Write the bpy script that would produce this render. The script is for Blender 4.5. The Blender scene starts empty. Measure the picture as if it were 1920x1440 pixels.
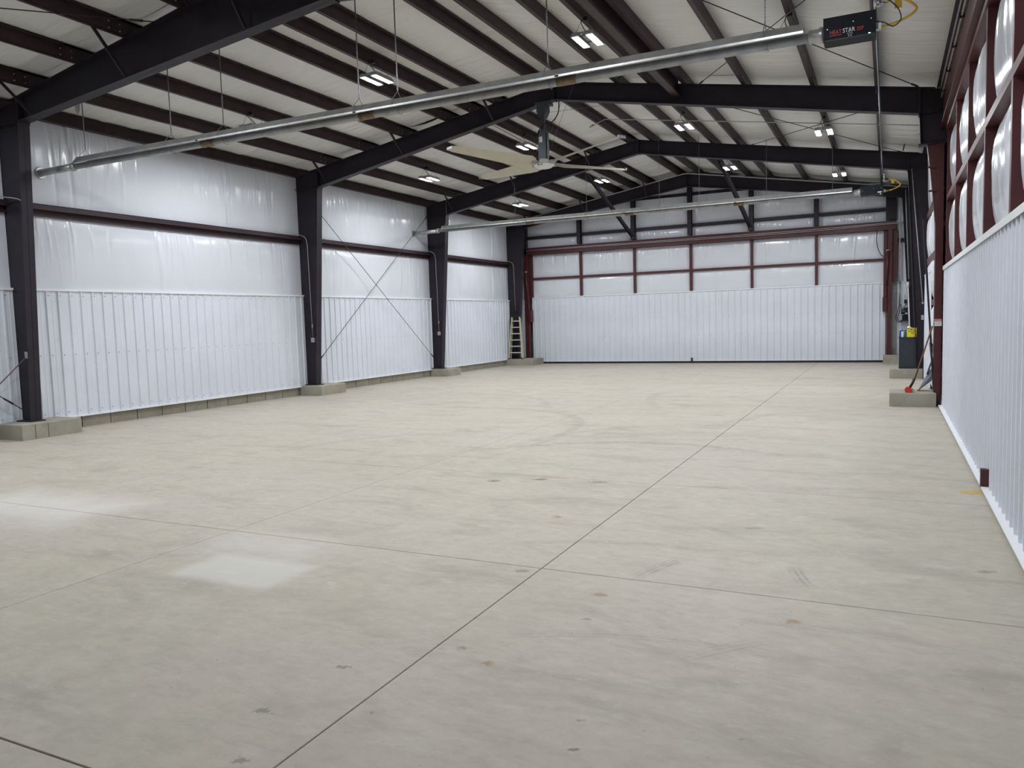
import bpy, math, random
import numpy as np
from mathutils import Vector, Matrix, Euler
random.seed(7); rng = np.random.default_rng(11)
scene = bpy.context.scene
COL = scene.collection
R = math.radians

# ------------------------------------------------------------------ camera
F_PX, YAW, PITCH, ROLL, EYE = 1451.13, 0.4535, 0.0811, -0.0301, 1.78
cam_d = bpy.data.cameras.new('camera'); cam = bpy.data.objects.new('camera', cam_d); COL.objects.link(cam)
cam_d.sensor_width = 36.0; cam_d.sensor_fit = 'HORIZONTAL'; cam_d.lens = F_PX * 36.0 / 1920.0
cam_d.clip_start = 0.05; cam_d.clip_end = 200
fw = Vector((-math.sin(YAW), math.cos(YAW), 0)); rt = Vector((math.cos(YAW), math.sin(YAW), 0)); up = Vector((0, 0, 1))
f2 = fw * math.cos(PITCH) - up * math.sin(PITCH); u2 = up * math.cos(PITCH) + fw * math.sin(PITCH)
r3 = rt * math.cos(ROLL) + u2 * math.sin(ROLL); u3 = u2 * math.cos(ROLL) - rt * math.sin(ROLL)
m3 = Matrix((r3, u3, -f2)).transposed()
cam.matrix_world = Matrix.Translation((0, 0, EYE)) @ m3.to_4x4()
scene.camera = cam

# ------------------------------------------------------------------ world and exposure (closed hall: its own lamps light it)
w = bpy.data.worlds.new('world'); scene.world = w; w.use_nodes = True
w.node_tree.nodes['Background'].inputs[0].default_value = (0.6, 0.7, 0.8, 1)
w.node_tree.nodes['Background'].inputs[1].default_value = 0.05
scene.view_settings.view_transform = 'Standard'; scene.view_settings.look = 'None'
scene.view_settings.gamma = 1.0; scene.view_settings.exposure = 0.0; scene.view_settings.use_curve_mapping = False
scene.cycles.use_adaptive_sampling = True; scene.cycles.adaptive_threshold = .13; scene.cycles.adaptive_min_samples = 16; scene.cycles.caustics_reflective = False; scene.cycles.max_bounces = 6
LAMP = 385.0            # radiance of the LED diffusers
LAMP_COL = (0.93, 0.965, 1.0)

# ------------------------------------------------------------------ building dimensions (metres)
RX, ZA, SL = -6.58, 6.92, 0.17          # ridge x, rafter top at the ridge, roof slope
XL, XR = -13.86, 0.84                    # liner faces of the two long walls
YF = [8.42, 15.97, 22.33, 28.33]         # near flange edge of each frame
YE, YB = 29.22, -4.0                     # end wall, wall behind the camera
def zt(x): return ZA - SL * abs(x - RX)  # top of rafters = underside of purlins
PD = 0.225                               # purlin depth

# ------------------------------------------------------------------ materials
MATS = {}
def nodes_of(name):
    m = bpy.data.materials.new(name); m.use_nodes = True
    nt = m.node_tree; b = nt.nodes['Principled BSDF']
    MATS[name] = m
    return m, nt, b
def mix(nt, fac, a, b, typ='MIX'):
    n = nt.nodes.new('ShaderNodeMix'); n.data_type = 'RGBA'; n.blend_type = typ
    for s, v in ((n.inputs[0], fac), (n.inputs[6], a), (n.inputs[7], b)):
        if hasattr(v, 'links') or isinstance(v, bpy.types.NodeSocket): nt.links.new(v, s)
        else: s.default_value = v if not isinstance(v, tuple) else (*v[:3], 1)
    return n.outputs[2]
def noise(nt, vec, scale, detail=3, rough=.55, dist=0):
    n = nt.nodes.new('ShaderNodeTexNoise'); n.inputs['Scale'].default_value = scale
    n.inputs['Detail'].default_value = detail; n.inputs['Roughness'].default_value = rough
    n.inputs['Distortion'].default_value = dist
    if vec is not None: nt.links.new(vec, n.inputs['Vector'])
    return n.outputs['Fac']
def ramp(nt, fac, lo, hi, a=0.0, b=1.0):
    n = nt.nodes.new('ShaderNodeMapRange'); n.inputs[1].default_value = lo; n.inputs[2].default_value = hi
    n.inputs[3].default_value = a; n.inputs[4].default_value = b; nt.links.new(fac, n.inputs[0])
    return n.outputs[0]
def math_(nt, op, a, b=None):
    n = nt.nodes.new('ShaderNodeMath'); n.operation = op
    for s, v in ((n.inputs[0], a), (n.inputs[1], b)):
        if v is None: continue
        if isinstance(v, bpy.types.NodeSocket): nt.links.new(v, s)
        else: s.default_value = v
    return n.outputs[0]
def position(nt, scale=(1, 1, 1), rotz=0):
    g = nt.nodes.new('ShaderNodeNewGeometry')
    mp = nt.nodes.new('ShaderNodeMapping'); mp.inputs['Scale'].default_value = scale; mp.inputs['Rotation'].default_value = (0, 0, rotz)
    nt.links.new(g.outputs['Position'], mp.inputs['Vector'])
    return mp.outputs[0]
def bump(nt, b, h, strength, dist=.01):
    n = nt.nodes.new('ShaderNodeBump'); n.inputs['Strength'].default_value = strength; n.inputs['Distance'].default_value = dist
    nt.links.new(h, n.inputs['Height']); nt.links.new(n.outputs[0], b.inputs['Normal'])
def plain(name, col, rough=.5, metal=0.0, var=.12, scale=6.0, spec=.5, bmp=0.0):
    m, nt, b = nodes_of(name)
    f = noise(nt, position(nt), scale, 4)
    c = mix(nt, ramp(nt, f, .3, .7), tuple(v * (1 - var) for v in col), tuple(min(1, v * (1 + var)) for v in col))
    nt.links.new(c, b.inputs['Base Color'])
    b.inputs['Roughness'].default_value = rough; b.inputs['Metallic'].default_value = metal
    b.inputs['Specular IOR Level'].default_value = spec
    if bmp: bump(nt, b, noise(nt, position(nt), scale * 8, 3), bmp, .004)
    return m
STEEL = plain('dark_primer_steel', (.023, .0185, .026), .5, 0, .2, 3, .3)
PURL = plain('brown_primer_steel', (.042, .024, .028), .5, 0, .2, 3, .3)
MAROON = plain('maroon_paint', (.074, .0175, .0195), .42, 0, .12, 4, .4)
PANEL = plain('white_sheet_metal', (.685, .715, .79), .38, 0, .03, 1.5, .4)
TRIM = plain('white_trim', (.80, .81, .83), .4, 0, .02, 2, .4)
GALV = plain('galvanised_steel', (.46, .47, .47), .38, .75, .15, 9)
TUBE = plain('heater_tube_steel', (.36, .36, .35), .45, .55, .2, 5)
RUST = plain('scorched_coupling', (.22, .155, .09), .6, .3, .3, 14)
BLACK = plain('black_plastic', (.012, .013, .016), .45, 0, .1, 10)
NAVY = plain('black_enamel', (.007, .008, .014), .6, 0, .1, 10, .2)
CABM = plain('dark_slate_cabinet', (.022, .028, .038), .45, 0, .1, 8)
GREYP = plain('grey_paint', (.33, .34, .35), .5, 0, .1, 8)
DGREY = plain('dark_grey_blue_paint', (.055, .066, .078), .4, .2, .1, 8)
WIRE = plain('steel_wire', (.22, .22, .23), .4, .7, .1, 20)
DWIRE = plain('dark_steel_rod', (.05, .045, .05), .45, .5, .1, 20)
COND = plain('conduit_steel', (.42, .42, .44), .4, .5, .1, 12)
YELL = plain('yellow_hose', (.58, .36, .03), .45, 0, .1, 10)
CREAM = plain('cream_blade', (.50, .47, .37), .45, 0, .06, 4)
HUBW = plain('white_plastic', (.72, .72, .70), .4, 0, .03, 6)
REDP = plain('red_plastic', (.50, .03, .02), .45, 0, .1, 10)
REDT = plain('red_print', (.55, .035, .025), .5, 0, .02, 10)
WHT = plain('white_print', (.80, .80, .80), .5, 0, .02, 10)
BOXY = plain('yellow_cardboard', (.78, .66, .03), .6, 0, .05, 10)
BOXO = plain('orange_print', (.70, .22, .04), .6, 0, .05, 10)
BLUE = plain('blue_can', (.03, .09, .33), .3, .2, .1, 10)
GREENC = plain('green_can', (.05, .13, .06), .3, .2, .1, 10)
WOOD = plain('brown_wood', (.15, .075, .045), .5, 0, .25, 14)
FIBER = plain('pale_yellow_fibreglass', (.58, .55, .33), .5, 0, .06, 10)
ALU = plain('aluminium', (.68, .68, .69), .35, .6, .05, 10)
SLATE = plain('slate_blue_plastic', (.10, .115, .145), .5, 0, .1, 10)
RUBBER = plain('black_rubber_seal', (.008, .010, .018), .6, 0, .1, 10)
PAINTY = plain('yellow_floor_paint', (.50, .36, .10), .7, 0, .35, 30)
SUB = plain('joint_shadow_concrete', (.10, .093, .083), .9, 0, .1, 8)

def vinyl(name, col, mode):
    m, nt, b = nodes_of(name)
    if mode == 'ceil':
        p1 = position(nt, (.6, 6.0, 1)); p2 = position(nt, (2, 14, 2))
    else:
        p1 = position(nt, (3.2, 3.2, .5)); p2 = position(nt, (13, 13, 2))
    h = math_(nt, 'ADD', noise(nt, p1, 1.0, 3, .5, .4), math_(nt, 'MULTIPLY', noise(nt, p2, 1.0, 2), .35))
    bump(nt, b, h, .6 if mode == 'ceil' else .10, .05)
    f = noise(nt, position(nt), .8, 3)
    nt.links.new(mix(nt, ramp(nt, f, .3, .7), tuple(v * .95 for v in col), col), b.inputs['Base Color'])
    b.inputs['Roughness'].default_value = .42 if mode == 'ceil' else .19
    b.inputs['Specular IOR Level'].default_value = .35 if mode == 'ceil' else .5
    return m
VCEIL = vinyl('ceiling_vinyl', (.71, .71, .685), 'ceil')
VWALL = vinyl('wall_vinyl', (.71, .735, .795), 'wall')

def concrete_mat():
    m, nt, b = nodes_of('pale_concrete')
    f = noise(nt, position(nt), 2.2, 5, .65); g = noise(nt, position(nt), 30, 3)
    c = mix(nt, ramp(nt, f, .3, .72), (.265, .247, .198), (.385, .365, .30))
    c = mix(nt, ramp(nt, g, .55, .75, 0, .35), c, (.24, .22, .18))
    nt.links.new(c, b.inputs['Base Color']); b.inputs['Roughness'].default_value = .85
    bump(nt, b, g, .25, .01)
    return m
CONC = concrete_mat()

def floor_mat():
    m, nt, b = nodes_of('worn_concrete_floor')
    P = position(nt)
    base = mix(nt, ramp(nt, noise(nt, P, .35, 4, .6), .32, .68), (.435, .398, .318), (.49, .452, .368))
    base = mix(nt, ramp(nt, noise(nt, P, 2.6, 5, .65), .38, .66, 0, .8), base, (.41, .378, .31))
    base = mix(nt, ramp(nt, noise(nt, position(nt, (1, 1, 1), .7), .28, 4, .6), .42, .62, 0, .75), base, (.475, .424, .372))
    # broad scuffs and sweeping marks in two directions
    s1 = noise(nt, position(nt, (.8, 2.0, 1), .25), 1.0, 6, .68, .5)
    base = mix(nt, ramp(nt, s1, .51, .70, 0, .8), base, (.315, .285, .24))
    s2 = noise(nt, position(nt, (1.0, 2.2, 1), -.5), 1.6, 6, .68, .6)
    base = mix(nt, ramp(nt, s2, .55, .76, 0, .62), base, (.33, .30, .262))
    s3 = noise(nt, position(nt, (1.4, 3.0, 1), .1), 1.7, 5, .75, .3)
    base = mix(nt, ramp(nt, s3, .58, .74, 0, .6), base, (.56, .535, .49))
    mott = noise(nt, position(nt, (1, 1.6, 1), .3), 8.0, 4, .7)
    base = mix(nt, ramp(nt, mott, .5, .72, 0, .55), base, (.345, .315, .265))
    base = mix(nt, ramp(nt, mott, .46, .30, 0, .40), base, (.55, .52, .46))
    fine = noise(nt, P, 45, 3, .7)
    base = mix(nt, ramp(nt, fine, .3, .75, 0, .22), base, (.34, .315, .275))
    specks = noise(nt, P, 21, 2, .5)
    base = mix(nt, ramp(nt, specks, .735, .78, 0, .5), base, (.17, .155, .13))
    # pale cement wash patches
    sep = nt.nodes.new('ShaderNodeSeparateXYZ'); nt.links.new(P, sep.inputs[0])
    wob = math_(nt, 'MULTIPLY', math_(nt, 'SUBTRACT', noise(nt, P, 3.5, 4, .7), .5), .5)
    def box(x0, x1, y0, y1, soft, amp):
        dx = math_(nt, 'SUBTRACT', math_(nt, 'ABSOLUTE', math_(nt, 'SUBTRACT', sep.outputs[0], (x0 + x1) / 2)), (x1 - x0) / 2)
        dy = math_(nt, 'SUBTRACT', math_(nt, 'ABSOLUTE', math_(nt, 'SUBTRACT', sep.outputs[1], (y0 + y1) / 2)), (y1 - y0) / 2)
        d = math_(nt, 'ADD', math_(nt, 'MAXIMUM', dx, dy), math_(nt, 'MULTIPLY', wob, soft * 2.0))
        return ramp(nt, d, soft, -soft, 0, amp)
    base = mix(nt, box(-4.75, -3.82, 3.88, 4.42, .06, .55), base, (.62, .61, .585))
    base = mix(nt, box(-5.2, -4.1, 4.45, 5.0, .22, .4), base, (.61, .60, .57))
    base = mix(nt, box(-8.9, -7.0, 4.5, 5.45, .30, .62), base, (.66, .64, .62))
    jit = math_(nt, 'MULTIPLY', math_(nt, 'SUBTRACT', noise(nt, P, 38, 3, .75), .5), 3.2)
    brk = ramp(nt, noise(nt, P, 9, 3, .7), .3, .6)
    def spot(x, y, r, col, amp, sx=1.0, sy=1.0, ang=0.0):
        nonlocal base
        mp = nt.nodes.new('ShaderNodeMapping'); mp.vector_type = 'TEXTURE'
        mp.inputs['Location'].default_value = (x, y, 0); mp.inputs['Rotation'].default_value = (0, 0, ang); mp.inputs['Scale'].default_value = (r * sx, r * sy, 1)
        nt.links.new(P, mp.inputs['Vector'])
        ln = nt.nodes.new('ShaderNodeVectorMath'); ln.operation = 'LENGTH'; nt.links.new(mp.outputs[0], ln.inputs[0])
        d = math_(nt, 'ADD', ln.outputs['Value'], jit)
        base = mix(nt, ramp(nt, d, 1.05, .55, 0, amp), base, col)
    for x, y, r, a in [(-3.96, 7.59, .06, .85), (-3.49, 7.83, .06, .85), (-2.83, 7.89, .07, .6), (-2.34, 4.87, .045, .5), (-2.56, 3.12, .032, .6),
                       (-2.62, 2.6, .034, .55), (-2.4, 2.25, .03, .55), (-1.22, 3.09, .016, .6), (-1.16, 2.86, .017, .7), (.61, 5.96, .045, .5),
                       (-1.0, 6.55, .06, .35), (-1.6, 4.2, .02, .6)]:
        spot(x, y, r, (.13, .115, .09), a, 1.5, .8, .3)
    for x, y, r in [(-2.68, 6.36, .045), (-1.66, 4.62, .042), (-2.09, 3.56, .026), (-1.87, 3.45, .03), (-.48, 4.6, .04)]:
        spot(x, y, r, (.30, .20, .10), .7, 1.2, 1.0, 0)
    def tyre(x, y, length, width, ang, amp):
        nonlocal base
        mp = nt.nodes.new('ShaderNodeMapping'); mp.vector_type = 'TEXTURE'
        mp.inputs['Location'].default_value = (x, y, 0); mp.inputs['Rotation'].default_value = (0, 0, ang)
        nt.links.new(P, mp.inputs['Vector'])
        s = nt.nodes.new('ShaderNodeSeparateXYZ'); nt.links.new(mp.outputs[0], s.inputs[0])
        yy = math_(nt, 'ADD', s.outputs[1], math_(nt, 'MULTIPLY', math_(nt, 'MULTIPLY', s.outputs[0], s.outputs[0]), .22))
        across = ramp(nt, math_(nt, 'ABSOLUTE', yy), width, width * .4)
        along = ramp(nt, math_(nt, 'ABSOLUTE', s.outputs[0]), length, length * .5)
        tread = ramp(nt, math_(nt, 'SINE', math_(nt, 'MULTIPLY', yy, 150)), -.3, .6, .35, 1)
        br = brk
        a = math_(nt, 'MULTIPLY', math_(nt, 'MULTIPLY', math_(nt, 'MULTIPLY', across, along), tread), math_(nt, 'MULTIPLY', br, amp))
        base = mix(nt, a, base, (.20, .18, .155))
    tyre(-1.45, 5.3, .35, .07, 1.2, .55); tyre(-.52, 5.42, .25, .07, 1.9, .55); tyre(-1.3, 4.05, .9, .06, .22, .35)
    tyre(-2.0, 5.75, 1.0, .07, .24, .4); tyre(-1.6, 6.6, .9, .06, -.45, .35); tyre(-.75, 4.1, .35, .08, .8, .3)
    tyre(-5.5, 13.5, 4.2, .16, -.72, .5); tyre(-3.2, 10.6, 2.2, .14, .15, .65); tyre(-2.6, 11.6, 2.4, .3, .2, .35); tyre(-1.8, 14.2, 2.0, .2, .9, .4); tyre(-4.5, 18.5, 4.0, .2, 1.1, .4); tyre(-7.4, 9.9, 1.5, .12, .9, .4)
    tyre(-2.4, 22.4, 2.6, .15, -.22, .6); tyre(-3.6, 12.2, 3.0, .15, .6, .4); tyre(-8.0, 16.6, 3.5, .15, -.4, .4)
    nt.links.new(base, b.inputs['Base Color'])
    nt.links.new(ramp(nt, noise(nt, P, 3, 3), .3, .7, .5, .68), b.inputs['Roughness'])
    b.inputs['Specular IOR Level'].default_value = .35
    bump(nt, b, fine, .06, .004)
    return m
FLOOR = floor_mat()
def lamp_mat():
    m, nt, b = nodes_of('led_diffuser')
    b.inputs['Base Color'].default_value = (.8, .8, .8, 1)
    b.inputs['Emission Color'].default_value = (*LAMP_COL, 1); b.inputs['Emission Strength'].default_value = LAMP
    return m
LED = lamp_mat()
def pilot_mat():
    m, nt, b = nodes_of('green_pilot_light')
    b.inputs['Emission Color'].default_value = (.2, 1, .4, 1); b.inputs['Emission Strength'].default_value = 3
    return m
PILOT = pilot_mat()

# ------------------------------------------------------------------ mesh helpers
class MB:
    def __init__(s): s.v = []; s.f = []; s.sm = []
    def add(s, vs, fs, smooth=False):
        k = len(s.v); s.v += [tuple(map(float, p)) for p in vs]; s.f += [tuple(i + k for i in f) for f in fs]; s.sm += [smooth] * len(fs)
        return s
    def box(s, x0, x1, y0, y1, z0, z1):
        x0, x1 = min(x0, x1), max(x0, x1); y0, y1 = min(y0, y1), max(y0, y1); z0, z1 = min(z0, z1), max(z0, z1)
        return s.add([(x0, y0, z0), (x1, y0, z0), (x1, y1, z0), (x0, y1, z0), (x0, y0, z1), (x1, y0, z1), (x1, y1, z1), (x0, y1, z1)],
                     [(0, 3, 2, 1), (4, 5, 6, 7), (0, 1, 5, 4), (1, 2, 6, 5), (2, 3, 7, 6), (3, 0, 4, 7)])
    def prism(s, poly, axis, a, b):
        """polygon (2-D) swept along axis from a to b; 2-D coords are the two other axes in xyz order"""
        n = len(poly); area = sum(poly[i][0] * poly[(i + 1) % n][1] - poly[(i + 1) % n][0] * poly[i][1] for i in range(n))
        if area < 0: poly = poly[::-1]
        def P(q, t): return {'x': (t, q[0], q[1]), 'y': (q[0], t, q[1]), 'z': (q[0], q[1], t)}[axis]
        vs = [P(q, a) for q in poly] + [P(q, b) for q in poly]
        fs = [tuple(range(n))[::-1], tuple(range(n, 2 * n))] + [(i, (i + 1) % n, (i + 1) % n + n, i + n) for i in range(n)]
        flip = (axis == 'y') != (b < a)
        if flip: fs = [f[::-1] for f in fs]
        return s.add(vs, fs)
    def tube(s, pts, r, n=8, smooth=True):
        pts = [Vector(p) for p in pts]; vs = []; fs = []
        t = (pts[1] - pts[0]).normalized(); a = Vector((0, 0, 1)) if abs(t.z) < .9 else Vector((1, 0, 0))
        nrm = t.cross(a).normalized()
        for i, p in enumerate(pts):
            t = (pts[min(i + 1, len(pts) - 1)] - pts[max(i - 1, 0)]).normalized()
            nrm = (nrm - t * nrm.dot(t)).normalized(); bn = t.cross(nrm)
            for k in range(n):
                an = 2 * math.pi * k / n; vs.append(p + nrm * r * math.cos(an) + bn * r * math.sin(an))
        for i in range(len(pts) - 1):
            for k in range(n): fs.append((i * n + k, i * n + (k + 1) % n, (i + 1) * n + (k + 1) % n, (i + 1) * n + k))
        m0 = len(vs); s.add(vs, fs, smooth)
        k0 = len(s.v) - m0
        s.f += [tuple(k0 + k for k in range(n))[::-1], tuple(k0 + m0 - n + k for k in range(n))]; s.sm += [False, False]
        return s
    def bar(s, p, q, wa, wb, ref=(0, 0, 1)):
        """rectangular bar from p to q, size wa (along ref-ish) x wb"""
        p, q = Vector(p), Vector(q); t = (q - p).normalized(); rf = Vector(ref)
        b1 = t.cross(rf).normalized(); a1 = b1.cross(t).normalized()
        vs = [c + a1 * sa * wa / 2 + b1 * sb * wb / 2 for c in (p, q) for sa, sb in ((-1, -1), (1, -1), (1, 1), (-1, 1))]
        return s.add(vs, [(0, 1, 2, 3), (7, 6, 5, 4), (0, 4, 5, 1), (1, 5, 6, 2), (2, 6, 7, 3), (3, 7, 4, 0)])
    def lathe(s, prof, c, n=16, axis='z', smooth=True):
        c = Vector(c); vs = []
        for r_, h in prof:
            for k in range(n):
                a = 2 * math.pi * k / n; u, v = r_ * math.cos(a), r_ * math.sin(a)
                vs.append(c + Vector({'z': (u, v, h), 'y': (v, h, u), 'x': (h, u, v)}[axis]))
        fs = [(i * n + k, i * n + (k + 1) % n, (i + 1) * n + (k + 1) % n, (i + 1) * n + k) for i in range(len(prof) - 1) for k in range(n)]
        m0 = len(vs); s.add(vs, fs, smooth); k0 = len(s.v) - m0
        s.f += [tuple(k0 + k for k in range(n))[::-1], tuple(k0 + m0 - n + k for k in range(n))]; s.sm += [False, False]
        return s
    def mesh(s, name, mat, org=(0, 0, 0)):
        me = bpy.data.meshes.new(name)
        o = org
        me.from_pydata([(v[0] - o[0], v[1] - o[1], v[2] - o[2]) for v in s.v], [], s.f)
        me.polygons.foreach_set('use_smooth', s.sm); me.materials.append(mat); me.update()
        return me
ORG = {}
def link(name, me, parent=None, loc=(0, 0, 0), rotz=0):
    o = bpy.data.objects.new(name, me); COL.objects.link(o)
    o.location = loc; o.rotation_euler = (0, 0, rotz)
    if parent: o.parent = parent
    return o
def part(name, mb, mat, parent):
    """mesh given in world coordinates, as a child of a thing"""
    org = ORG.get(parent.name, (0, 0, 0))
    o = link(name, mb.mesh(name, mat, org), parent); ORG[o.name] = org
    return o
def tag(o, label, cat, group=None):
    o['label'] = label; o['category'] = cat
    if group: o['group'] = group
    return o
def thing(name, label, cat, loc, group=None):
    o = bpy.data.objects.new(name, None); COL.objects.link(o); o.location = loc; o.empty_display_size = .1
    ORG[o.name] = tuple(loc)
    return tag(o, label, cat, group)
def solo(name, mb, mat, label, cat, loc=(0, 0, 0), group=None):
    o = link(name, mb.mesh(name, mat, loc), None, loc); ORG[o.name] = tuple(loc)
    return tag(o, label, cat, group)
def struct(name, mb, mat):
    o = link(name, mb.mesh(name, mat)); o['kind'] = 'structure'; return o
def struct_empty(name):
    o = bpy.data.objects.new(name, None); COL.objects.link(o); o['kind'] = 'structure'; return o
def copy_tree(o, parent=None):
    c = o.copy(); COL.objects.link(c); c.parent = parent
    for ch in list(o.children): copy_tree(ch, c)
    return c
def text_part(name, body, size, mat, parent, world, rot, sx=1.0):
    cu = bpy.data.curves.new(name, 'FONT'); cu.body = body; cu.size = size; cu.extrude = .0008; cu.align_x = 'LEFT'; cu.resolution_u = 3
    t = bpy.data.objects.new(name, cu); COL.objects.link(t); bpy.context.view_layer.update()
    me = bpy.data.meshes.new_from_object(t.evaluated_get(bpy.context.evaluated_depsgraph_get()))
    bpy.data.objects.remove(t); me.materials.clear(); me.materials.append(mat); me.name = name
    org = Vector(ORG.get(parent.name, (0, 0, 0)))
    o = link(name, me, parent, Vector(world) - org); o.rotation_euler = rot; o.scale = (sx, 1, 1)
    return o
def arc(p, q, sag, n=12, side=(0, 0, -1)):
    p, q, sd = Vector(p), Vector(q), Vector(side)
    return [p.lerp(q, i / n) + sd * sag * 4 * (i / n) * (1 - i / n) for i in range(n + 1)]
def bez(pts, n=10):
    """Catmull-Rom curve through pts"""
    P = [Vector(p) for p in pts]; P = [P[0] * 2 - P[1]] + P + [P[-1] * 2 - P[-2]]; out = []
    for i in range(1, len(P) - 2):
        for k in range(n):
            t = k / n; a, b, c, d = P[i - 1:i + 3]
            out.append(.5 * ((2 * b) + (c - a) * t + (2 * a - 5 * b + 4 * c - d) * t * t + (3 * b - a - 3 * c + d) * t ** 3))
    return out + [P[-2]]

# ------------------------------------------------------------------ floor: sawn slabs
floor = struct('floor', MB().box(-14.3, 1.3, YB - .3, YE + .5, -.25, -.03), SUB)
xs = [-14.2, -11.208, -8.216, -5.224, -2.232, 1.25]
ys = [YB - .2] + [4.971 + 3.012 * k for k in range(-2, 9)] + [YE + .4]
ys = sorted(set(round(y, 3) for y in ys))
G = .0035
SLABS = {}
for i in range(len(xs) - 1):
    for j in range(len(ys) - 1):
        wx, wy = round(xs[i + 1] - xs[i], 3), round(ys[j + 1] - ys[j], 3)
        if wy < .05: continue
        if (wx, wy) not in SLABS:
            b = .003; mb = MB()
            x0, x1, y0, y1 = G, wx - G, G, wy - G
            mb.add([(x0, y0, -.03), (x1, y0, -.03), (x1, y1, -.03), (x0, y1, -.03), (x0, y0, -b), (x1, y0, -b), (x1, y1, -b), (x0, y1, -b),
                    (x0 + b, y0 + b, 0), (x1 - b, y0 + b, 0), (x1 - b, y1 - b, 0), (x0 + b, y1 - b, 0)],
                   [(0, 1, 5, 4), (1, 2, 6, 5), (2, 3, 7, 6), (3, 0, 4, 7), (4, 5, 9, 8), (5, 6, 10, 9), (6, 7, 11, 10), (7, 4, 8, 11), (8, 9, 10, 11), (3, 2, 1, 0)])
            SLABS[(wx, wy)] = mb.mesh('slab', FLOOR)
        link('slab', SLABS[(wx, wy)], floor, (xs[i], ys[j], 0))
part('paint_stripe', MB().box(.64, .87, 8.46, 8.60, .0005, .0015), PAINTY, floor)

# ------------------------------------------------------------------ ceiling: roof skin, vinyl-faced blankets, purlins
ceil = struct('ceiling', MB().prism([(-14.3, zt(-14.3) + .36), (RX, ZA + .36), (1.3, zt(1.3) + .36), (1.3, zt(1.3) + .42), (RX, ZA + .42), (-14.3, zt(-14.3) + .42)], 'y', YB - .3, YE + .5), GALV)
BAYS = [YB] + [y + .1 for y in YF] + [YE + .2]
PX = [-12.84, -11.66, -10.52, -9.32, -8.67, -8.06, -6.92, -6.24, -5.20, -4.50, -3.79, -2.62, -1.36, -.26]
def grid_obj(name, fn, nu, nv, mat, parent):
    u, v = np.meshgrid(np.linspace(0, 1, nu + 1), np.linspace(0, 1, nv + 1), indexing='ij')
    P = fn(u, v).reshape(-1, 3)
    f = []
    for i in range(nu):
        for j in range(nv):
            a = i * (nv + 1) + j; f.append((a, a + nv + 1, a + nv + 2, a + 1))
    me = bpy.data.meshes.new(name); me.from_pydata(P.tolist(), [], f); me.polygons.foreach_set('use_smooth', [True] * len(f))
    me.materials.append(mat); me.update()
    return link(name, me, parent)
def wig(t, k, amp, seed):
    g = np.random.default_rng(seed); o = 0
    for i in range(k):
        o = o + np.sin(t * g.uniform(.4, 1.0) * (i + 1) * 1.7 + g.uniform(0, 6.28)) * g.uniform(.4, 1) / (i + 1) ** .7
    return amp * o
gaps = sorted([XL - .1] + [x + .068 for x in PX] + [XR + .12])
for gi in range(len(gaps) - 1):
    xa, xb = gaps[gi], gaps[gi + 1]
    for bi in range(len(BAYS) - 1):
        ya, yb = BAYS[bi], BAYS[bi + 1]
        sd = gi * 17 + bi
        def fn(u, v, xa=xa, xb=xb, ya=ya, yb=yb, sd=sd):
            x = xa + (xb - xa) * u; y = ya + (yb - ya) * v
            e = 1 - np.abs(2 * u - 1) ** 2.5
            skew = .25 * (u - .5) * (1 if sd % 2 else -1)
            g = np.random.default_rng(sd + 900); sag = .045 * e * (xb - xa) / 1.2
            for k in range(int((yb - ya) * 2.8)):
                c = g.uniform(ya, yb); wd = g.uniform(.025, .13); cv = g.uniform(-.35, .35); sk = g.uniform(-.22, .22)
                t = (y - c - cv * (u - .5) ** 2 - sk * (u - .5)) / wd
                sag = sag + e * g.uniform(-.4, 1) * .046 * np.exp(-np.abs(t) ** 1.6) * (wd / .1) ** .5
            sag = sag + .007 * e * wig(y * 17 + 1.5 * (u - .5) ** 2, 5, .5, sd + 5)
            sag = np.maximum(sag, -.002)
            z = ZA - SL * np.abs(x - RX) + PD + .004 - sag
            return np.stack([x, y, z], -1)
        n = max(6, int((xb - xa) / .13))
        grid_obj('insulation_blanket', fn, n, max(8, int((yb - ya) / .04)), VCEIL, ceil)
for x in PX:
    for bi in range(len(BAYS) - 1):
        ya, yb = BAYS[bi] - .35 * (bi > 0), BAYS[bi + 1] + .35 * (bi < 4)
        yb = min(yb, YE + .1); o = .004 * (bi % 2)
        z0 = zt(x) + .001; z1 = z0 + PD - .004
        xw = x + .068
        mb = MB().box(xw - .004 + o, xw + .004 + o, ya, yb, z0, z1)
        mb.box(x, xw + .004 + o, ya, yb, z0 - o * .2, z0 + .006).box(x, x + .006, ya, yb, z0, z0 + .02)
        mb.box(xw - .004, xw + .070, ya, yb, z1 - .006, z1).box(xw + .064, xw + .070, ya, yb, z1 - .022, z1)
        p = part('purlin', mb, PURL, ceil)
# purlin lap bolts over the frames
mb = MB()
for x in PX:
    for y in YF[:3]:
        for dy in (-.28, -.1, .3, .48):
            for dz in (.05, .15): mb.box(x + .072, x + .084, y + dy - .009, y + dy + .009, zt(x) + dz - .009, zt(x) + dz + .009)
o = part('purlin_bolt', mb, GALV, ceil); o['kind'] = 'stuff'

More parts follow.
